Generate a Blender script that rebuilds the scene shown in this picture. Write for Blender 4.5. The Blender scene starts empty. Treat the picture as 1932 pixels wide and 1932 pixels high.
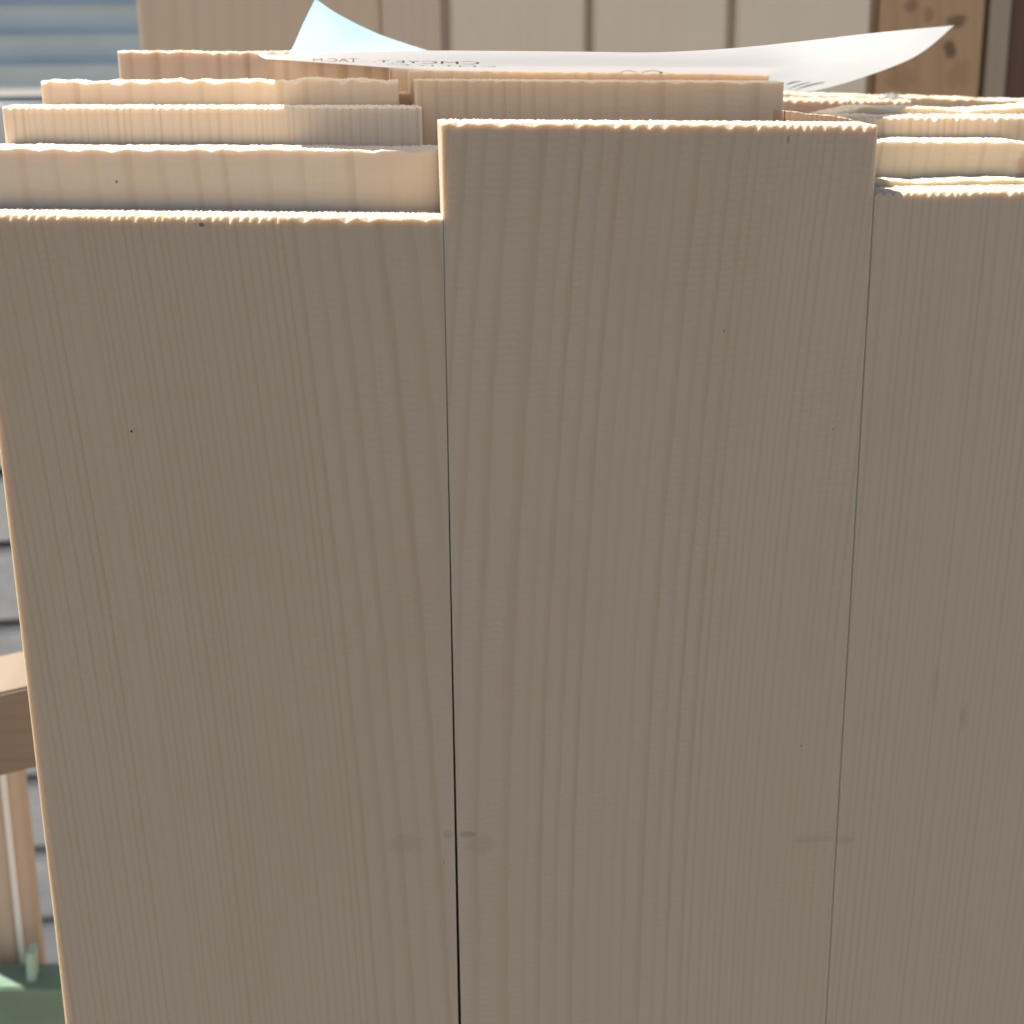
import bpy, bmesh, math, random
from mathutils import Vector, Matrix, noise

sc = bpy.context.scene
COL = sc.collection
R = math.radians

# ------------------------------------------------------------------ camera
# World frame = frame of the board stack: X along the faces, Y away from the viewer, Z up, ground at 0.
F = 2900.0            # focal length in picture units (picture = 1932 units wide)
TOP = 1.20            # height of the middle front board
def nrm(v): return v.normalized()
yaw = R(5.8)
down = nrm(Vector((95, -9430, -2900)))        # world -Z seen from the camera (camera axes x right, y up, z back)
Zc = -down
Xc = Vector((math.cos(yaw), 0, -math.sin(yaw)))
Xc = nrm(Xc - Zc * Xc.dot(Zc))
Yc = Zc.cross(Xc)
M = Matrix((Xc, Yc, Zc))                      # camera -> world rotation
DIST = 0.4185
ray0 = M @ Vector((1243 - 966, -(232 - 966), -F))
CAM = Vector((0, 0, TOP)) - ray0 * (DIST / F)
cam_d = bpy.data.cameras.new('camera')
cam = bpy.data.objects.new('camera', cam_d)
COL.objects.link(cam)
cam.matrix_world = Matrix.Translation(CAM) @ M.to_4x4()
cam_d.sensor_width = 36
cam_d.lens = F / 1932 * 36
cam_d.clip_start = 0.01
cam_d.clip_end = 200
cam_d.dof.use_dof = True
cam_d.dof.focus_distance = 0.425
cam_d.dof.aperture_fstop = 19
sc.camera = cam

def at(px, py, Y):
    """point of the plane at depth Y seen at picture position px, py"""
    r = M @ Vector((px - 966, -(py - 966), -F))
    t = (Y - CAM.y) / r.y
    return CAM + r * t

# ------------------------------------------------------------------ light
SUN = nrm(Vector((-0.44, 0.37, 1.0)))        # towards the sun: behind the boards, to the left, high
w = bpy.data.worlds.new('World'); sc.world = w; w.use_nodes = True
nt = w.node_tree
sky = nt.nodes.new('ShaderNodeTexSky'); sky.sky_type = 'NISHITA'; sky.sun_disc = False
sky.sun_elevation = math.asin(SUN.z)
sky.sun_rotation = math.atan2(SUN.x, SUN.y)
bg = nt.nodes['Background']; bg.inputs['Strength'].default_value = 0.055
nt.links.new(sky.outputs[0], bg.inputs[0])
sd = bpy.data.lights.new('sun', 'SUN'); sd.energy = 5.0; sd.angle = R(0.53); sd.color = (1, .95, .87)
so = bpy.data.objects.new('sun', sd); COL.objects.link(so)
so.rotation_euler = SUN.to_track_quat('Z', 'Y').to_euler()
so.location = (0, 0, 4)
sc.view_settings.view_transform = 'Standard'
sc.view_settings.look = 'None'
sc.view_settings.gamma = 1
sc.view_settings.exposure = 1.0
sc.cycles.max_bounces = 8
sc.cycles.diffuse_bounces = 5
sc.cycles.transmission_bounces = 4

# ------------------------------------------------------------------ materials
def newmat(name):
    m = bpy.data.materials.new(name); m.use_nodes = True
    return m, m.node_tree, m.node_tree.nodes['Principled BSDF']
def N(nt, t, **k):
    n = nt.nodes.new(t)
    for a, b in k.items(): setattr(n, a, b)
    return n
def math_n(nt, op, a, b=None, c=None, clamp=False):
    n = nt.nodes.new('ShaderNodeMath'); n.operation = op; n.use_clamp = clamp
    for i, v in enumerate((a, b, c)):
        if v is None: continue
        if isinstance(v, (int, float)): n.inputs[i].default_value = v
        else: nt.links.new(v, n.inputs[i])
    return n.outputs[0]
def mix_n(nt, f, a, b, mode='MIX'):
    n = nt.nodes.new('ShaderNodeMix'); n.data_type = 'RGBA'; n.blend_type = mode
    for s, v in ((n.inputs[0], f), (n.inputs[6], a), (n.inputs[7], b)):
        if isinstance(v, (int, float)): s.default_value = v
        elif isinstance(v, tuple): s.default_value = (v[0], v[1], v[2], 1)
        else: nt.links.new(v, s)
    return n.outputs[2]
def noise_n(nt, vec, scale, detail=2, rough=.5, dist=0):
    n = nt.nodes.new('ShaderNodeTexNoise'); n.inputs['Scale'].default_value = scale
    n.inputs['Detail'].default_value = detail; n.inputs['Roughness'].default_value = rough
    n.inputs['Distortion'].default_value = dist
    nt.links.new(vec, n.inputs['Vector'])
    return n.outputs['Fac']
def mapping(nt, vec, scale, loc=(0, 0, 0)):
    n = nt.nodes.new('ShaderNodeMapping'); n.inputs['Scale'].default_value = scale
    n.inputs['Location'].default_value = loc
    nt.links.new(vec, n.inputs['Vector']); return n.outputs[0]

def wood(name, early=(.73, .60, .44), late=(.53, .385, .235), seed=0.0, contrast=1.0, sss=.55, marks=(), ripple=1.0, late_w=.30, scale=.0035):
    """planed spruce: growth rings come from the mesh attribute 'ring'; marks = (x, z, rx, rz, strength, colour)"""
    m, nt, b = newmat(name); L = nt.links
    at_ = N(nt, 'ShaderNodeAttribute', attribute_name='ring')
    tc = N(nt, 'ShaderNodeTexCoord'); P = tc.outputs['Object']
    Ps = mapping(nt, P, (1, 1, 1), (seed * 3.1, seed * 1.7, seed * 2.3))
    wob = noise_n(nt, mapping(nt, Ps, (260, 60, 22)), 1.0, 3, .6)
    ring = math_n(nt, 'ADD', at_.outputs['Fac'], math_n(nt, 'MULTIPLY', math_n(nt, 'SUBTRACT', wob, .5), .34))
    fr = math_n(nt, 'FRACT', ring)
    fl = math_n(nt, 'FLOOR', math_n(nt, 'ADD', ring, .35))
    wn = N(nt, 'ShaderNodeTexWhiteNoise', noise_dimensions='1D'); L.new(math_n(nt, 'ADD', fl, seed * 7.7), wn.inputs['W'])
    rnd = wn.outputs['Value']
    # the dark latewood lies round ring = whole number: slow rise, quick fall
    rise = N(nt, 'ShaderNodeMapRange', interpolation_type='SMOOTHSTEP')
    L.new(fr, rise.inputs[0]); rise.inputs[1].default_value = 1 - late_w * 1.5; rise.inputs[2].default_value = .96
    fall = N(nt, 'ShaderNodeMapRange', interpolation_type='SMOOTHSTEP')
    L.new(fr, fall.inputs[0]); fall.inputs[1].default_value = .0; fall.inputs[2].default_value = late_w * .45
    fall.inputs[3].default_value = 1; fall.inputs[4].default_value = 0
    lw = math_n(nt, 'MAXIMUM', rise.outputs[0], fall.outputs[0])
    fade = noise_n(nt, mapping(nt, Ps, (40, 10, 9)), 1.0, 2)
    amp = math_n(nt, 'MULTIPLY', math_n(nt, 'ADD', math_n(nt, 'MULTIPLY', rnd, .8), .25), math_n(nt, 'ADD', fade, .45))
    fac = math_n(nt, 'MULTIPLY', math_n(nt, 'MULTIPLY', lw, amp), .36 * contrast, clamp=True)
    col = mix_n(nt, fac, early, late)
    # fibres
    fib = noise_n(nt, mapping(nt, Ps, (1900, 400, 28)), 1.0, 4, .65)
    col = mix_n(nt, math_n(nt, 'MULTIPLY', math_n(nt, 'SUBTRACT', fib, .42), .55, clamp=True), col, (early[0] * .80, early[1] * .76, early[2] * .70))
    # slow pink / olive drift of the heart and sap wood
    d1 = noise_n(nt, mapping(nt, Ps, (22, 6, 9)), 1.0, 3, .6)
    col = mix_n(nt, math_n(nt, 'MULTIPLY', math_n(nt, 'SUBTRACT', d1, .45), 1.2, clamp=True), col, (early[0] * 1.0, early[1] * .91, early[2] * .90))
    d2 = noise_n(nt, mapping(nt, Ps, (30, 6, 14), (4, 2, 7)), 1.0, 3, .6)
    col = mix_n(nt, math_n(nt, 'MULTIPLY', math_n(nt, 'SUBTRACT', d2, .5), 1.0, clamp=True), col, (early[0] * .90, early[1] * .89, early[2] * .87))
    # flecks (rays) across the grain
    fk = noise_n(nt, mapping(nt, Ps, (900, 300, 420), (1, 8, 3)), 1.0, 2)
    col = mix_n(nt, math_n(nt, 'MULTIPLY', math_n(nt, 'SUBTRACT', fk, .55), .7, clamp=True), col, tuple(min(1, c * 1.12) for c in early))
    for (mx, mz, rx, rz, st, mc) in marks:
        v = N(nt, 'ShaderNodeVectorMath', operation='SUBTRACT'); L.new(P, v.inputs[0]); v.inputs[1].default_value = (mx, 0, mz)
        v2 = N(nt, 'ShaderNodeVectorMath', operation='MULTIPLY'); L.new(v.outputs[0], v2.inputs[0]); v2.inputs[1].default_value = (1 / rx, 0, 1 / rz)
        ln = N(nt, 'ShaderNodeVectorMath', operation='LENGTH'); L.new(v2.outputs[0], ln.inputs[0])
        nz = noise_n(nt, mapping(nt, P, (1 / rx, 0, 1 / rz)), 1.3, 3, .6)
        s = N(nt, 'ShaderNodeMapRange', interpolation_type='SMOOTHSTEP')
        L.new(math_n(nt, 'ADD', ln.outputs['Value'], math_n(nt, 'MULTIPLY', math_n(nt, 'SUBTRACT', nz, .5), 1.5)), s.inputs[0])
        s.inputs[1].default_value = .45; s.inputs[2].default_value = 1.0; s.inputs[3].default_value = st; s.inputs[4].default_value = 0
        col = mix_n(nt, s.outputs[0], col, mc)
    L.new(col, b.inputs['Base Color'])
    b.inputs['Roughness'].default_value = .62
    b.inputs['Specular IOR Level'].default_value = .25
    if sss:
        b.subsurface_method = 'RANDOM_WALK'
        b.inputs['Subsurface Weight'].default_value = sss
        b.inputs['Subsurface Radius'].default_value = (1.0, .82, .58)
        b.inputs['Subsurface Scale'].default_value = scale
    # planer ripple + fibre relief
    sep = N(nt, 'ShaderNodeSeparateXYZ'); L.new(P, sep.inputs[0])
    rp = math_n(nt, 'SINE', math_n(nt, 'ADD', math_n(nt, 'MULTIPLY', sep.outputs[2], 2 * math.pi / .0021), math_n(nt, 'ADD', math_n(nt, 'MULTIPLY', wob, 9), math_n(nt, 'MULTIPLY', rnd, 2.5))))
    patch = noise_n(nt, mapping(nt, Ps, (35, 1, 25), (9, 1, 2)), 1.0, 2)
    h = math_n(nt, 'MULTIPLY', math_n(nt, 'MULTIPLY', math_n(nt, 'MULTIPLY', rp, math_n(nt, 'ADD', math_n(nt, 'SUBTRACT', 1.0, lw), .15)), math_n(nt, 'POWER', patch, 1.6)), 1.0 * ripple)
    h = math_n(nt, 'ADD', h, math_n(nt, 'MULTIPLY', fib, .6))
    h = math_n(nt, 'ADD', h, math_n(nt, 'MULTIPLY', fk, .5))
    h = math_n(nt, 'SUBTRACT', h, math_n(nt, 'MULTIPLY', lw, .15))
    bp = N(nt, 'ShaderNodeBump'); bp.inputs['Strength'].default_value = .5; bp.inputs['Distance'].default_value = .00006
    L.new(h, bp.inputs['Height']); L.new(bp.outputs[0], b.inputs['Normal'])
    return m

# ------------------------------------------------------------------ boards
def tag(o, label=None, cat=None, group=None, kind=None):
    for k, v in (('label', label), ('category', cat), ('group', group), ('kind', kind)):
        if v: o[k] = v
    return o

def ring_fn(knots=None, n0=40, grow=1.0, seed=0):
    """monotone map u(0..1) -> ring number, from measured ring positions or a random series of spacings"""
    rnd = random.Random(seed)
    if knots is None:
        knots = []; u = -.3
        while u < 1.35:
            uu = min(max(u, 0), 1)
            u += (1.0 / n0) * (1 + (grow - 1) * uu) * rnd.uniform(.55, 1.45)
            knots.append(u)
    else:
        knots = list(knots)
        sp0 = knots[1] - knots[0]; sp1 = knots[-1] - knots[-2]
        while knots[0] > -.35: knots.insert(0, knots[0] - max(.014, sp0) * rnd.uniform(.7, 1.25))
        while knots[-1] < 1.4: knots.append(knots[-1] + max(.014, sp1) * rnd.uniform(.7, 1.3))
    def f(u):
        lo, hi = 0, len(knots) - 1
        if u <= knots[0]: return 0.0
        if u >= knots[-1]: return float(hi)
        while hi - lo > 1:
            mid = (lo + hi) // 2
            if knots[mid] <= u: lo = mid
            else: hi = mid
        return lo + (u - knots[lo]) / (knots[hi] - knots[lo])
    return f

GROUP = 'planed boards standing on end in the stack'
def board(label, mat, p_left, p_right, Y, thick=.020, bottom=0.0, lean=(0, 0), rings=None, shift=lambda t: 0.0,
          cols=420, zvis=.40, chip=.0006, rough=.00035, wave=0.0, seed=1, bevel=.0006, name='board', cat='board',
          group=GROUP, back_skew=0.0, cap=None, fuzz=40, kind=None):
    """a board whose front top edge runs from p_left to p_right (world points of the plane y = Y)"""
    rnd = random.Random(seed)
    x0, z0, x1, z1 = p_left.x, p_left.z, p_right.x, p_right.z
    W = x1 - x0
    xm = (x0 + x1) / 2
    rf = rings or ring_fn(n0=40, seed=seed)
    zs = [0, .0006, .0014, .003, .006, .011]
    z = .02
    while z < zvis: zs.append(z); z += .014
    us = [i / cols for i in range(cols + 1)]
    H = (z0 + z1) / 2 - bottom
    bm = bmesh.new()
    rl = bm.verts.layers.float.new('ring')
    def cn(x, s): return noise.noise(Vector((x, s, seed * 3.7)))
    cols_v = []
    for i, u in enumerate(us):
        ed = min(i, cols - i)
        yo = bevel * (1 - ed / 2) if ed < 2 else 0.0
        uu = u
        if 0 < ed < 3:
            uu = (bevel * ed / 2) / W
            if i > cols / 2: uu = 1 - uu
        X = x0 + W * uu
        zt = z0 + (z1 - z0) * uu
        zt += wave * (cn(X * 90, 1) + .5 * cn(X * 260, 2)) + rough * .35 * cn(X * 1300, 3)
        if cap: zt += cap(uu)
        rg = rf(uu + shift(0))
        fr = rg % 1.0
        k = int(rg)
        rr = random.Random(k * 17 + seed)
        a = rr.uniform(.25, 1.0)
        prof = math.sin(math.pi * min(1, max(0, fr))) ** 1.9
        c = .00012 + chip * a * prof * (.85 + .5 * cn(X * 600, 5)) + chip * .15 * max(0, cn(X * 2600, 6))
        v_col = []
        for j, d in enumerate(zs):
            t = d
            zz = zt - c - d
            xx = X + (lean[0] * (1 - uu) + lean[1] * uu) * (z0 - zz)
            v = bm.verts.new((xx - xm, yo + Y, zz - bottom)); v[rl] = rf(uu + shift((zt - zz)))
            v_col.append(v)
        # to the floor
        zz = bottom
        xx = X + (lean[0] * (1 - uu) + lean[1] * uu) * (z0 - zz)
        v = bm.verts.new((xx - xm, yo + Y, 0)); v[rl] = rf(uu + shift(zvis)); v_col.append(v)
        tops = []
        for q, yy in enumerate((c * 1.25 + .0001, .003, .007, .012, thick - .001, thick)):
            zz = zt + (rough * noise.noise(Vector((X * 1600, yy * 700, seed))) if q else rough * .3 * cn(X * 2200, 9))
            if q == 5: zz -= .0006
            yb = yy if q else yy + yo
            if q == 5: yb -= yo
            v = bm.verts.new((X - xm, Y + yb, zz - bottom)); v[rl] = rg + yy * 30; tops.append(v)
        xx = X + (lean[0] * (1 - uu) + lean[1] * uu) * (z0 - bottom)
        vb = bm.verts.new((xx - xm, Y + thick - yo, 0)); vb[rl] = rg
        cols_v.append((v_col, tops, vb))
    for (a, ta, ba), (b, tb, bb) in zip(cols_v, cols_v[1:]):
        for j in range(len(a) - 1): bm.faces.new((a[j + 1], b[j + 1], b[j], a[j]))
        bm.faces.new((a[0], b[0], tb[0], ta[0]))
        for q in range(5): bm.faces.new((ta[q], tb[q], tb[q + 1], ta[q + 1]))
        bm.faces.new((ta[5], tb[5], bb, ba))
        bm.faces.new((a[-1], ba, bb, b[-1]))
    for s, (a, ta, ba) in ((0, cols_v[0]), (1, cols_v[-1])):
        loop = list(a)[::-1] + ta + [ba]
        if s == 0: loop = loop[::-1]
        bm.faces.new(loop)
    # torn fibres standing on the sawn edge
    for k in range(fuzz):
        i = rnd.randrange(3, cols - 3)
        v = cols_v[i][1][rnd.choice((0, 0, 1, 2))].co
        h = rnd.uniform(.0002, .0007) * (1 if rnd.random() > .08 else 2.0); s = rnd.uniform(.00006, .00014)
        dx = rnd.uniform(-.0005, .0005); dy = rnd.uniform(-.0004, .0004)
        p = [bm.verts.new(v + Vector(q)) for q in ((-s, 0, -.0001), (s, 0, -.0001), (0, s * 1.5, -.0001), (dx, dy, h))]
        for q in p: q[rl] = .4
        for f in ((0, 1, 3), (1, 2, 3), (2, 0, 3)): bm.faces.new([p[q] for q in f])
    me = bpy.data.meshes.new(name); bm.to_mesh(me); bm.free()
    for v in me.vertices: v.co.y -= Y
    me.materials.append(mat)
    o = bpy.data.objects.new(name, me); COL.objects.link(o)
    o.location = (xm, Y, bottom)
    tag(o, label, cat, group, kind)
    return o

def loc(o_x, px, py, Y):
    """mark position in a board's own frame"""
    p = at(px, py, Y); return p.x - o_x, p.z

# ---- middle front board
K_MID = [.055, .11, .19, .237, .275, .32, .362, .403, .436, .469, .496, .545, .586, .62, .66, .68, .71, .73]
pl, pr = at(832, 231, 0), at(1657, 236, 0)
W0 = pr.x - pl.x
xm = (pl.x + pr.x) / 2
sh_mid = lambda d: .78 * d - 1.3 * d * d - .05
mk = []
for (x, y, rx, rz, st, c) in [(1366, 625, .0002, .0006, .9, (.05, .03, .03)), (1572, 810, .00035, .00035, .6, (.12, .06, .06)),
                              (1512, 1407, .0003, .0005, .75, (.06, .05, .05)), (1487, 263, .0005, .0011, .55, (.12, .09, .08)),
                              (882, 1574, .0032, .0014, .42, (.22, .20, .20)), (905, 1592, .006, .005, .16, (.25, .22, .22)),
                              (1530, 1584, .009, .0016, .20, (.25, .22, .22)), (985, 1000, .003, .0005, .12, (.3, .26, .22))]:
    lx, lz = loc(xm, x, y, 0); mk.append((lx, lz, rx, rz, st, c))
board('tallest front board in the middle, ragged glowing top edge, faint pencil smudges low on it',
      wood('spruce middle', seed=1, marks=mk, early=(.56, .46, .345), late=(.39, .245, .125), contrast=.82, ripple=1.9, sss=1.0, scale=.0042), pl, pr, 0,  # wood colour darker than the rear rows: shade on the front faces included
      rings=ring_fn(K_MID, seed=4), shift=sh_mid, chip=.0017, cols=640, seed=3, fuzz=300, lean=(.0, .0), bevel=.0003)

# ---- left front board
K_LEFT = [.012, .031, .046, .066, .082, .099, .118, .134, .155, .171, .19, .212, .235, .27, .283, .295, .316, .33, .346, .361, .376, .398, .42, .436, .45, .468, .486, .50, .516, .543, .56, .576, .598, .62, .64, .66, .68, .696, .723, .77, .816, .86, .91, .98]
pr = at(834, 412, 0); pl = at(-52, 405, 0)
pr.x = xm - W0 / 2 + .0001
print('left width', pr.x - pl.x, 'mid width', W0)
xl = (pl.x + pr.x) / 2
mk = []
for (x, y, rx, rz, st, c) in [(248, 814, .0004, .0005, .95, (.03, .02, .02)), (380, 424, .0010, .0007, .7, (.12, .05, .04)),
                              (838, 1627, .0002, .0010, .6, (.15, .13, .12)), (760, 1592, .007, .004, .14, (.25, .22, .2)),
                              (845, 1575, .002, .002, .25, (.22, .2, .2))]:
    lx, lz = loc(xl, x, y, 0); mk.append((lx, lz, rx, rz, st, c))
sh_left = lambda d: -.72 * d + 1.0 * d * d + .05
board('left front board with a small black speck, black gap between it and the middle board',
      wood('spruce left', seed=2, marks=mk, early=(.555, .455, .338), late=(.39, .245, .12), contrast=.82, ripple=1.5, sss=1.0, scale=.0042), pl, pr, 0,  # darkened base colour, carries the shade of the front row
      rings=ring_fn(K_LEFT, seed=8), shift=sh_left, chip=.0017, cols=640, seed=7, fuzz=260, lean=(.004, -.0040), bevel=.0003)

# ---- right front board
pl = at(1652, 364, 0); pl.x = xm + W0 / 2 + .0001; pl.y = 0
pr = pl + Vector((W0, 0, -.0006))
mkr = []
for (x, y, rx, rz, st, c) in [(1765, 1290, .0012, .010, .30, (.40, .27, .16)), (1817, 1352, .0016, .006, .32, (.38, .25, .14)), (1590, 1586, .005, .002, .2, (.25, .22, .22))]:
    lx, lz = loc((pl.x + pr.x) / 2, x, y, 0); mkr.append((lx, lz, rx, rz, st, c))
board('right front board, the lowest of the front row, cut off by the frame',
      wood('spruce right', seed=3, early=(.555, .457, .345), late=(.40, .265, .15), ripple=1.4, marks=mkr, contrast=.75, sss=1.0, scale=.0042), pl, pr, 0,  # front row shade put into the base colour here too
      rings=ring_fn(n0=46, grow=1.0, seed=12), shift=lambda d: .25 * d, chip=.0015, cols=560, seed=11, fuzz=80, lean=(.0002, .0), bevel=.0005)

# ---- rows behind, left column
def row(label, tl, tr, Y, seed, mat, **k):
    a = at(tl[0], tl[1], Y); b = at(tr[0], tr[1], Y)
    return board(label, mat, a, b, Y, seed=seed, cols=k.pop('cols', 360), zvis=.10, fuzz=k.pop('fuzz', 40), **k)
warm = dict(early=(.80, .68, .53), late=(.58, .42, .27))
K_L2 = [.035, .10, .165, .235, .305, .37, .44, .49, .575, .645, .745, .82, .92]
lx, lz = loc((at(-60, 280, .0203).x + at(905, 283, .0203).x) / 2, 220, 343, .0203)
row('wide grained board just behind the left front board', (-60, 279), (905, 283), .0203, 21,
    wood('spruce wide grain', seed=4, contrast=1.25, late_w=.2, marks=[(lx, lz, .0005, .0005, .8, (.12, .08, .07))], **warm),
    rings=ring_fn(K_L2, seed=2), shift=lambda d: -.5 * d, chip=.0011, wave=.0003)
row('finely grained third board on the left, its right end in the paper shadow', (3, 202), (796, 203), .0406, 22,
    wood('spruce fine grain', seed=5, contrast=1.3, late_w=.34, **warm), rings=ring_fn(n0=50, seed=5), chip=.0008)
row('board with a wavy torn top, fourth from the front on the left', (76, 155), (752, 150), .064, 23,
    wood('spruce wavy', seed=6, contrast=1.3, late_w=.22, early=(.78, .65, .50), late=(.58, .41, .26)), rings=ring_fn(n0=15, seed=6), chip=.0012, wave=.0009)
row('rearmost board of the left column, ending under the tip of the white paper', (221, 97), (748, 97), .125, 24,
    wood('spruce rear left', seed=7, contrast=1.7, late_w=.3, early=(.78, .63, .48), late=(.52, .34, .21)), rings=ring_fn(n0=13, grow=.8, seed=17), chip=.0010, wave=.0005, bevel=.0007)
row('narrow sunlit board showing only in the slot left of the paper covered boards', (735, 130), (776, 131), .106, 25,
    wood('spruce slot', seed=8, early=(.76, .62, .45), late=(.5, .36, .24)), rings=ring_fn(n0=12, seed=7), chip=.0008, cols=120, fuzz=8)
row('lower board seen in the slot between the two columns', (735, 175), (779, 176), .0845, 26,
    wood('spruce slot low', seed=9, early=(.78, .62, .46), late=(.5, .36, .24)), rings=ring_fn(n0=12, seed=8), chip=.0008, cols=120, fuzz=8, thick=.016)

# ---- rows behind, middle column
row('shaded board under the white paper, behind the middle front board', (782, 151), (1480, 155), .060, 31,
    wood('spruce middle back', seed=10, contrast=1.35, late_w=.28, early=(.78, .62, .46), late=(.54, .38, .25)), rings=ring_fn([.02, .06, .10, .14, .17, .205, .24, .28, .32, .36, .405, .45, .50, .545, .60, .67, .74, .83, .93], seed=9), chip=.0006)
row('pale board touching the underside of the white paper', (773, 133), (1452, 140), .081, 32,
    wood('spruce middle far', seed=11, contrast=1.3, late_w=.25, early=(.80, .64, .46), late=(.60, .42, .26)), rings=ring_fn(n0=18, seed=10), chip=.0008)

# ---- rows behind, right column
row('thin sliver of a board just behind the right front board', (1640, 343), (2440, 333), .0203, 41,
    wood('spruce sliver', seed=12, early=(.74, .64, .46), late=(.6, .46, .28)), rings=ring_fn(n0=10, seed=11), chip=.0005, wave=.0007, thick=.0132)
kx, kz = loc((at(1640, 267, .034).x + at(1938, 267, .034).x) / 2, 1928, 322, .034)
row('board with a rounded corner and a pink knot at the right edge of the picture', (1640, 266), (1972, 267), .034, 42,
    wood('spruce knotty right', seed=13, contrast=1.4, late_w=.25, early=(.77, .67, .51), late=(.54, .40, .26),
         marks=[(kx, kz, .006, .008, .55, (.42, .24, .19)), (kx + .002, kz + .008, .002, .003, .5, (.2, .12, .12))]),
    rings=ring_fn([.08, .17, .26, .35, .44, .56, .66, .8], seed=13), shift=lambda d: 2.0 * d, chip=.0007,
    cap=lambda u: -.006 * max(0, (u - .86) / .14) ** 2.2, cols=240)
row('rough sawn board with a fibrous top, third row on the right', (1560, 220), (2260, 223), .0545, 43,
    wood('spruce rough right', seed=14, contrast=1.5, late_w=.35, early=(.76, .64, .48), late=(.52, .37, .22)),
    rings=ring_fn(n0=40, seed=14), chip=.0014, rough=.0008, wave=.0003, fuzz=120)
row('board whose top is cut at a slant, rising towards the right', (1545, 217), (2160, 184), .076, 44,
    wood('spruce slanted', seed=15, early=(.78, .66, .48), late=(.6, .45, .28)), rings=ring_fn(n0=9, seed=15), chip=.0008, wave=.0008,
    cap=lambda u: .0012 * math.sin(u * 9))
r5 = row('low board with a sunlit crumbly edge, right of the paper covered boards', (1400, 186), (1720, 190), .180, 45,
    wood('spruce crumbly', seed=16, contrast=1.3, late_w=.4, early=(.76, .58, .42), late=(.55, .37, .22)),
    rings=ring_fn(n0=22, seed=16), chip=.0014, rough=.0009, wave=.0003, fuzz=100, cols=300)
row('rearmost board on the right, reaching from the paper to the frame edge', (1400, 174), (1990, 191), .215, 46,
    wood('spruce rear right', seed=17, early=(.76, .64, .46), late=(.55, .4, .25)), rings=ring_fn(n0=20, seed=18), chip=.0010, rough=.0006, wave=.0005, fuzz=80)

def simple_mat(name, col, rough=.7, noise_s=40, amt=.15, stretch=(1, 1, 1)):
    m, nt, b = newmat(name)
    tc = N(nt, 'ShaderNodeTexCoord')
    f = noise_n(nt, mapping(nt, tc.outputs['Object'], stretch), noise_s, 5, .6)
    c = mix_n(nt, f, tuple(x * (1 - amt) for x in col), tuple(min(1, x * (1 + amt)) for x in col))
    nt.links.new(c, b.inputs['Base Color']); b.inputs['Roughness'].default_value = rough
    bp = N(nt, 'ShaderNodeBump'); bp.inputs['Strength'].default_value = .3; bp.inputs['Distance'].default_value = .001
    nt.links.new(f, bp.inputs['Height']); nt.links.new(bp.outputs[0], b.inputs['Normal'])
    return m

# splinters on the crumbly board
def splinters(parent, pts, mat, name='splinter'):
    bm = bmesh.new()
    for (base, tip, wd) in pts:
        d = (tip - base); s = d.cross(Vector((0, 1, 0))).normalized() * wd; q = Vector((0, wd, 0))
        mid = base + d * .55 + s * .3
        A = [bm.verts.new(base + s), bm.verts.new(base - s), bm.verts.new(base + q)]
        B = [bm.verts.new(mid + s * .8), bm.verts.new(mid - s * .8), bm.verts.new(mid + q)]
        t = bm.verts.new(tip)
        for i in range(3):
            j = (i + 1) % 3
            bm.faces.new((A[i], A[j], B[j], B[i])); bm.faces.new((B[i], B[j], t))
    bmesh.ops.recalc_face_normals(bm, faces=bm.faces)
    me = bpy.data.meshes.new(name); bm.to_mesh(me); bm.free(); me.materials.append(mat)
    o = bpy.data.objects.new(name, me); COL.objects.link(o); o.parent = parent
    o.matrix_parent_inverse = Matrix.Translation(parent.location).inverted()
    return o
pale = simple_mat('pale fibre', (.85, .82, .76), .6, 300)
rs = random.Random(5); pts = []
for k in range(12):
    b = at(1672 + rs.uniform(-16, 16), 191 + rs.uniform(-2, 3), .183)
    t = at(1684 + rs.uniform(-22, 24), 180 + rs.uniform(-8, 6), .186)
    pts.append((b, t, rs.uniform(.0003, .0008)))
splinters(r5, pts, pale)

# brown offcut lying in the gap
rowp = row('dark brown bark edged scrap in the gap behind the middle front board', (1478, 209), (1636, 231), .0215, 51,
    wood('bark', seed=19, early=(.60, .44, .30), late=(.34, .22, .14), contrast=1.6, sss=0), rings=ring_fn(n0=14, seed=19), chip=.0002, rough=.0003, wave=.0007,
    cols=200, fuzz=30, thick=.012)

# ------------------------------------------------------------------ paper
def lerp_poly(P, s):
    n = len(P) - 1; x = s * n; i = min(int(x), n - 1); f = x - i
    # Catmull-Rom
    p0, p1, p2, p3 = P[max(i - 1, 0)], P[i], P[i + 1], P[min(i + 2, n)]
    return .5 * ((2 * p1) + (p2 - p0) * f + (2 * p0 - 5 * p1 + 4 * p2 - p3) * f * f + (-p0 + 3 * p1 - 3 * p2 + p3) * f * f * f)
def sheet(name, label, rows_, mat, ns=90, nv=36, group=None):
    rows_ = [[at(x, y, Y) for (x, y, Y) in r] for r in rows_]
    def S(s, v): return lerp_poly([lerp_poly(r, s) for r in rows_], v)
    bm = bmesh.new(); uv = []
    g = [[bm.verts.new(S(i / ns, j / nv)) for j in range(nv + 1)] for i in range(ns + 1)]
    for i in range(ns):
        for j in range(nv):
            f = bm.faces.new((g[i][j], g[i + 1][j], g[i + 1][j + 1], g[i][j + 1])); f.smooth = True
    base = S(.5, .5)
    for v in bm.verts: v.co -= base
    me = bpy.data.meshes.new(name); bm.to_mesh(me); bm.free(); me.materials.append(mat)
    o = bpy.data.objects.new(name, me); COL.objects.link(o); o.location = base
    tag(o, label, 'paper', group)
    return o, S
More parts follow.
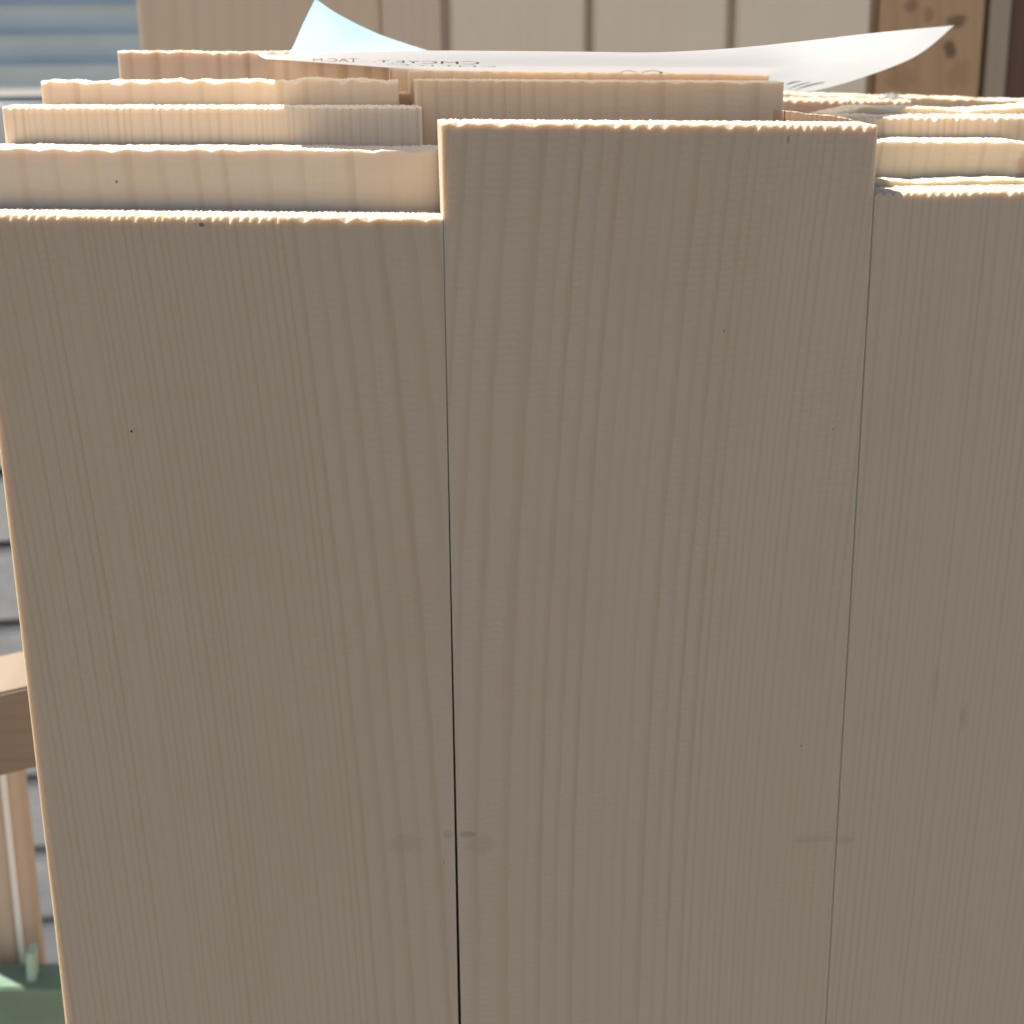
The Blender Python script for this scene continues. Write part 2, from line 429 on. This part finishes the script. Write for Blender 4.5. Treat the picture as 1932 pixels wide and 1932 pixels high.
def paper_mat(name, col, tr=.5, tcol=None, fn=0.06):
    m, nt, b = newmat(name); L = nt.links
    tc = N(nt, 'ShaderNodeTexCoord')
    f = noise_n(nt, mapping(nt, tc.outputs['Object'], (40, 120, 160)), 1, 4, .6)
    c = mix_n(nt, f, tuple(x * (1 - fn) for x in col), col)
    d = N(nt, 'ShaderNodeBsdfDiffuse'); t = N(nt, 'ShaderNodeBsdfTranslucent'); mx = N(nt, 'ShaderNodeMixShader')
    L.new(c, d.inputs[0])
    if tcol: t.inputs[0].default_value = (*tcol, 1)
    else: L.new(c, t.inputs[0])
    mx.inputs[0].default_value = tr
    bp = N(nt, 'ShaderNodeBump'); bp.inputs['Strength'].default_value = .25; bp.inputs['Distance'].default_value = .0008
    L.new(f, bp.inputs['Height']); L.new(bp.outputs[0], d.inputs['Normal']); L.new(bp.outputs[0], t.inputs['Normal'])
    L.new(d.outputs[0], mx.inputs[1]); L.new(t.outputs[0], mx.inputs[2])
    L.new(mx.outputs[0], nt.nodes['Material Output'].inputs[0])
    return m
NE = [(488, 103, 0.0360), (560, 101.5, 0.0320), (680, 97.5, 0.0300), (800, 95.5, 0.0280), (950, 96, 0.0280), (1100, 97.5, 0.0280), (1240, 98.5, 0.0280), (1380, 91, 0.0290), (1510, 78, 0.036), (1660, 61, 0.092), (1800, 48, 0.158)]
V5 = [(491, 106.5, 0.0510), (562, 111, 0.0500), (680, 112, 0.0500), (800, 114, 0.0500), (950, 116, 0.0500), (1100, 118, 0.0510), (1240, 120, 0.0520), (1380, 121, 0.0540), (1500, 122, .062), (1610, 118, .105), (1712, 114, .150)]
V1 = [(500, 111, 0.0820), (565, 115.5, 0.0820), (680, 123.5, 0.0820), (800, 131.5, 0.0820), (950, 135, 0.0840), (1100, 137, 0.0860), (1240, 139, 0.0880), (1360, 142, 0.0920), (1440, 152, 0.1000), (1490, 165, .128), (1532, 172, .150)]
V2 = [(505, 112, 0.1300), (570, 112, 0.1300), (680, 118, 0.1300), (800, 122, 0.1300), (950, 122, 0.1300), (1100, 124, 0.1300), (1200, 126, 0.1350), (1300, 130, 0.1350), (1360, 140, 0.1400), (1410, 150, 0.1450), (1440, 160, 0.1500)]
V3 = [(520, 112, 0.2500), (580, 108, 0.2500), (680, 108, 0.2500), (800, 108, 0.2500), (900, 108, 0.2500), (1000, 108, 0.2500), (1100, 108, 0.2500), (1180, 110, 0.2500), (1240, 116, 0.2500), (1290, 124, 0.2500), (1330, 132, 0.2500)]
white = paper_mat('white paper', (.70, .71, .73), .30)
paper, SP = sheet('paper_sheet', 'white printed paper sheet curling up on top of the boards, lettering showing through', [NE, V5, V1, V2, V3], white, 110, 48)
B1 = [(545, 102, .120), (640, 103, .118), (740, 104, .118), (860, 106, .12)]
B2 = [(556, 82, .130), (630, 83, .130), (730, 96, .130), (852, 104, .132)]
B3 = [(572, 45, .148), (634, 55, .148), (728, 86, .150), (840, 102, .152)]
B4 = [(595, -2, .171), (640, 28, .166), (718, 66, .168), (820, 100, .170)]
blue = paper_mat('pale blue paper', (.50, .75, .92), .30, tcol=(.30, .56, .76), fn=.02)
sheet('paper_sheet', 'pale blue paper corner sticking up behind the white sheet', [B1, B2, B3, B4], blue, 40, 30)

# lettering and bars on the white sheet (seen mirrored, through the paper)
ink, nti, bi = newmat('brown ink'); bi.inputs['Base Color'].default_value = (.52, .44, .38, 1); bi.inputs['Roughness'].default_value = .8
def on_sheet(polys, name, mat, off=.00012):
    bm = bmesh.new()
    for poly in polys:
        vs = []
        for (s, v) in poly:
            p = SP(s, v); e = .002
            n = (SP(min(s + e, 1), v) - p).cross(SP(s, min(v + e, 1)) - p).normalized()
            if n.y > 0: n = -n
            vs.append(bm.verts.new(p + n * off - paper.location))
        if len(vs) > 2:
            try: bm.faces.new(vs)
            except ValueError: pass
    me = bpy.data.meshes.new(name); bm.to_mesh(me); bm.free(); me.materials.append(mat)
    o = bpy.data.objects.new(name, me); COL.objects.link(o); o.parent = paper
    return o
def text_polys(txt, s0, s1, v0, v1):
    cu = bpy.data.curves.new('t', 'FONT'); cu.body = txt; cu.size = 1
    ob = bpy.data.objects.new('t', cu); COL.objects.link(ob)
    dg = bpy.context.evaluated_depsgraph_get(); me = bpy.data.meshes.new_from_object(ob.evaluated_get(dg))
    xs = [v.co.x for v in me.vertices]; ys = [v.co.y for v in me.vertices]
    x0, x1, y0, y1 = min(xs), max(xs), min(ys), max(ys)
    out = []
    for p in me.polygons:
        out.append([(s1 + (s0 - s1) * (me.vertices[i].co.x - x0) / (x1 - x0), v0 + (v1 - v0) * (me.vertices[i].co.y - y0) / (y1 - y0)) for i in p.vertices])
    bpy.data.objects.remove(ob); bpy.data.curves.remove(cu); bpy.data.meshes.remove(me)
    return out
def proj(p):
    q = M.transposed() @ (p - CAM)
    return 966 + F * q.x / -q.z, 966 - F * q.y / -q.z
GRID = [(i / 160, j / 120, *proj(SP(i / 160, j / 120))) for i in range(161) for j in range(64)]
def inv(px, py):
    g_ = min(GRID, key=lambda g: (g[2] - px) ** 2 + (g[3] - py) ** 2)
    s, v = g_[0], g_[1]; st = .004
    for it in range(60):
        best = min(((s + a * st, v + b * st) for a in (-1, 0, 1) for b in (-1, 0, 1)), key=lambda c: (proj(SP(min(max(c[0], 0), 1), min(max(c[1], 0), 1)))[0] - px) ** 2 + (proj(SP(min(max(c[0], 0), 1), min(max(c[1], 0), 1)))[1] - py) ** 2)
        if best == (s, v): st *= .5
        s, v = min(max(best[0], 0), 1), min(max(best[1], 0), 1)
    return s, v
sa, va = inv(705, 112.5); sb, vb = inv(905, 121)
on_sheet(text_polys('CMCYE.T.', sa, sb, vb, va), 'lettering', ink)
def bar(p0, p1, w0, n=8):
    a, b = [], []
    for i in range(n + 1):
        t = i / n; x = p0[0] + (p1[0] - p0[0]) * t; y = p0[1] + (p1[1] - p0[1]) * t - 1.5 * math.sin(math.pi * t * .9)
        w_ = w0 * (.35 + .65 * math.sin(math.pi * min(1, t + .12)))
        a.append(inv(x - w_, y)); b.append(inv(x + w_, y))
    return [[a[i], b[i], b[i + 1], a[i + 1]] for i in range(n)]
ink3, _, b3 = newmat('grey brown ink'); b3.inputs['Base Color'].default_value = (.42, .38, .30, 1); b3.inputs['Roughness'].default_value = .8
on_sheet(bar((1530, 154), (1487, 168), 4) + bar((1556, 154), (1500, 169.5), 6) + bar((1512, 152), (1484, 160), 6), 'printed_bars', ink3)
def arc(x0, x1, y, h):
    out = []
    for i in range(10):
        q = []
        for (t, o) in ((i / 10, 0), ((i + 1) / 10, 0), ((i + 1) / 10, 1.2), (i / 10, 1.2)):
            q.append(inv(x0 + (x1 - x0) * t, y - h * math.sin(math.pi * t) + o))
        out.append(q)
    return out
on_sheet(arc(1171, 1200, 135, 3) + arc(1211, 1251, 135.5, 3.5), 'printed_digits', ink)
ink2, _, b2 = newmat('faint ink'); b2.inputs['Base Color'].default_value = (.58, .53, .49, 1); b2.inputs['Roughness'].default_value = .8
sc_, vc_ = inv(590, 109.5); sd_, vd_ = inv(675, 117)
on_sheet(text_polys('TAC.M', sc_, sd_, vd_, vc_), 'lettering', ink2)
on_sheet(text_polys('CMT.IY.EA', sa + .02, sb + .02, vb + .05, vb + .025), 'lettering', ink2)

# ------------------------------------------------------------------ things behind the stack
def tl_tr(x0, x1, y, Y): return at(x0, y, Y), at(x1, y, Y)
GB = 'tall boards standing behind the stack'
def tall(label, x0, x1, Y, seed, mat, thick=.006, ref=60, n0=20, top=.32, name='upright_board', cat='board', group=GB, **k):
    a, b = tl_tr(x0, x1, ref, Y)
    a = a.copy(); b = b.copy(); a.z = b.z = TOP + top
    return board(label, mat, a, b, Y, seed=seed, cols=160, zvis=top + .1, thick=thick, rings=ring_fn(n0=n0, seed=seed), fuzz=0, name=name, cat=cat, group=group, **k)
tall('tall warm brown board, leftmost of those standing behind the stack', 262, 719, .64, 61,
     wood('upright brown', seed=31, early=(.76, .59, .42), late=(.60, .43, .28), sss=0, contrast=.9), n0=12, shift=lambda d: .2 * d, bevel=.002)
tall('narrower tall board with arched grain left of the dark gap', 721, 832, .64, 62,
     wood('upright arched', seed=32, early=(.76, .61, .47), late=(.62, .47, .33), sss=0, contrast=.9), n0=5, shift=lambda d: 3 * (d - .2) ** 2)
for i, (x0, x1, lb) in enumerate([(849, 1105, 'pale tall board right of the dark gap'), (1119, 1373, 'pale tall board, middle one of the three palest'),
                                 (1388, 1643, 'pale tall board beside the knotty brown one')]):
    tall(lb, x0, x1, .64, 63 + i, wood('upright pale', seed=33 + i, early=(.88, .755, .59), late=(.80, .67, .50), sss=0, contrast=.5), n0=9, bevel=.002)
tall('wide plain board closing the gaps behind the pale tall boards', 700, 2110, .6480, 70,
     wood('upright shadow', seed=39, early=(.7, .62, .52), late=(.6, .5, .4), sss=0), n0=9)
kn = []
xk = (at(1648, 60, .64).x + at(1862, 60, .64).x) / 2
for (x, y, rx, rz, st) in [(1719, 10, .006, .006, .45), (1752, 29, .005, .007, .35), (1807, 40, .009, .006, .65), (1792, 93, .006, .008, .7), (1670, 120, .012, .008, .25), (1700, 150, .014, .010, .2), (1810, 140, .012, .012, .18)]:
    lx, lz = loc(xk, x, y, .64); kn.append((lx, lz, rx, rz, st, (.10, .05, .035)))
tall('knotty brown tall board at the right, dark knots on its face', 1648, 1862, .64, 71,
     wood('upright knotty', seed=40, early=(.56, .36, .20), late=(.42, .25, .13), sss=0, marks=kn, contrast=1.1), n0=7, shift=lambda d: .12 * math.sin(d * 9), bevel=.003)
tall('greyish tall board right of the knotty one', 1864, 1906, .641, 72,
     wood('upright greyish', seed=41, early=(.44, .35, .26), late=(.33, .25, .18), sss=0), n0=4)
tall('dark brown post in the top right corner', 1907, 2100, .642, 73,
     wood('upright dark', seed=42, early=(.16, .09, .065), late=(.10, .055, .04), sss=0), n0=8, name='post', cat='post', group=None)

# grey blue slatted screen far behind, upper left
def box(bm, lo, hi, bev=0):
    g = bmesh.ops.create_cube(bm, size=1)
    for v in g['verts']:
        v.co = Vector([lo[i] + (v.co[i] + .5) * (hi[i] - lo[i]) for i in range(3)])
    if bev:
        es = {e for v in g['verts'] for e in v.link_edges}
        bmesh.ops.bevel(bm, geom=list(es), offset=bev, segments=2, affect='EDGES')
def mk_obj(name, bm, mat, parent=None, location=None):
    me = bpy.data.meshes.new(name)
    if location is not None:
        for v in bm.verts: v.co -= location
    bm.to_mesh(me); bm.free(); me.materials.append(mat)
    o = bpy.data.objects.new(name, me); COL.objects.link(o)
    if location is not None: o.location = location
    if parent: o.parent = parent
    return o
grey = simple_mat('weathered grey blue wood', (.66, .73, .74), .75, 3, .2, (2, 2, 9))
Ys = 2.6
x_l, x_r = at(-500, 60, Ys).x, at(700, 60, Ys).x
bm = bmesh.new()
zt = [at(100, y, Ys).z for y in range(-561, 190, 56)]
for k in range(len(zt) - 1):
    zc, zn = zt[k], zt[k + 1]
    hgt = zc - zn
    # a lap board: top ledge set back, face sloping out
    vs = [(Ys, zc), (Ys - .022, zc - hgt * .20), (Ys - .022, zc - hgt * .24), (Ys, zc - hgt * .26), (Ys, zn), (Ys + .02, zn), (Ys + .02, zc)]
    A = [bm.verts.new((x_l, y, z)) for y, z in vs]; B = [bm.verts.new((x_r, y, z)) for y, z in vs]
    for i in range(7): bm.faces.new((A[i], A[(i + 1) % 7], B[(i + 1) % 7], B[i]))
    bm.faces.new(A); bm.faces.new(B[::-1])
bmesh.ops.recalc_face_normals(bm, faces=bm.faces)
o = mk_obj('slatted_screen', bm, grey, location=Vector(((x_l + x_r) / 2, Ys, zt[-1])))
tag(o, 'grey blue screen of horizontal slats far behind at the upper left', 'screen')
# grey plank wall, lower left
wallm = simple_mat('blotchy grey paint', (.66, .76, .78), .8, 14, .6, (1, 1, 2.2))
Yw = 1.25
x_l, x_r = at(-900, 1300, Yw).x, at(330, 1300, Yw).x
bm = bmesh.new()
ys = [184, 325, 470, 613, 756, 893, 1030, 1179, 1325, 1473, 1609, 1743, 1875]
zz = [at(50, y, Yw).z for y in ys]
for k in range(len(zz) - 1):
    g = .006
    box(bm, (x_l, Yw, zz[k + 1] + g), (x_r, Yw + .03, zz[k] - g), .004)
o = mk_obj('plank_wall', bm, wallm, location=Vector(((x_l + x_r) / 2, Yw, 0)))
bm = bmesh.new(); box(bm, (x_l, Yw + .035, 0), (x_r, Yw + .05, zz[0]))
mk_obj('backing', bm, simple_mat('dark backing', (.07, .085, .09), .9), parent=o, location=None).location = -o.location
tag(o, 'blotchy grey blue wall of horizontal planks at the lower left', 'wall')

# rack: rail beam with sunlit top, posts, green foot
YB = .30
def pxbox(name, mat, pts_front, depth, parent=None, bev=.002):
    """a prism: front face from picture points at depth Y, extruded backwards"""
    bm = bmesh.new()
    A = [bm.verts.new(at(x, y, Y)) for x, y, Y in pts_front]
    B = [bm.verts.new(v.co + Vector((0, depth, 0))) for v in A]
    n = len(A)
    bm.faces.new(A); bm.faces.new(B[::-1])
    for i in range(n): bm.faces.new((A[i], B[i], B[(i + 1) % n], A[(i + 1) % n]))
    bmesh.ops.recalc_face_normals(bm, faces=bm.faces)
    if bev: bmesh.ops.bevel(bm, geom=bm.edges[:], offset=bev, segments=2, affect='EDGES')
    loc_ = Vector(at(*pts_front[0]))
    return mk_obj(name, bm, mat, parent, None if parent else loc_)
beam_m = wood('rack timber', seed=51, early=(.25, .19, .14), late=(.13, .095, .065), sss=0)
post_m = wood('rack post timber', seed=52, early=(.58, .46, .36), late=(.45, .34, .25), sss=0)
def attr_ring(o, scale, axis):
    a = o.data.attributes.new('ring', 'FLOAT', 'POINT')
    for i, v in enumerate(o.data.vertices): a.data[i].value = v.co[axis] * scale + 50
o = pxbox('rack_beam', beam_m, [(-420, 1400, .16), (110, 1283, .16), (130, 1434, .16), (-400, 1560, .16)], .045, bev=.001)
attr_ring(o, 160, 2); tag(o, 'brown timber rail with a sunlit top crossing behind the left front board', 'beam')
o = pxbox('rack_post', post_m, [(-110, 1440, .30), (-5, 1440, .30), (37, 1838, .30), (-70, 1838, .30)], .012, bev=.0008)
attr_ring(o, 160, 0); tag(o, 'timber upright at the left frame edge, left of the white strip', 'post', 'rack uprights at the lower left')
o = pxbox('white_strip', simple_mat('whitish batten', (.88, .86, .82), .6, 60, .06), [(-4, 1440, .300), (8, 1440, .300), (50, 1838, .300), (38, 1838, .300)], .008, bev=.0005)  # near-white strip between the two uprights
tag(o, 'narrow whitish strip between the two timber uprights below the rail', 'band')
o = pxbox('rack_post', post_m, [(9, 1440, .302), (37, 1440, .302), (81, 1850, .302), (51, 1850, .302)], .012, bev=.0008)
attr_ring(o, 160, 0); tag(o, 'pinkish timber upright right of the white strip below the rail', 'post', 'rack uprights at the lower left')
green = simple_mat('green paint', (.15, .24, .17), .5, 30, .4)
mint = simple_mat('mint paint', (.36, .52, .42), .5, 60, .3)
o = pxbox('metal_rail', green, [(-300, 1868, .27), (180, 1862, .27), (190, 2300, .27), (-300, 2300, .27)], .022, bev=.001)
tag(o, 'green painted metal rail in the bottom left corner', 'rail')
p = pxbox('clip', mint, [(48, 1800, .275), (64, 1798, .275), (68, 1862, .275), (50, 1862, .275)], .010, parent=o, bev=.0006)
p.location = -o.location

# ------------------------------------------------------------------ ground
gm = simple_mat('concrete', (.20, .185, .165), .9, 6, .2)
bm = bmesh.new()
vs = [bm.verts.new(c) for c in ((-60, -60, 0), (60, -60, 0), (60, 60, 0), (-60, 60, 0))]; bm.faces.new(vs)
g = mk_obj('ground', bm, gm); g.location.z = -.002; tag(g, kind='structure')
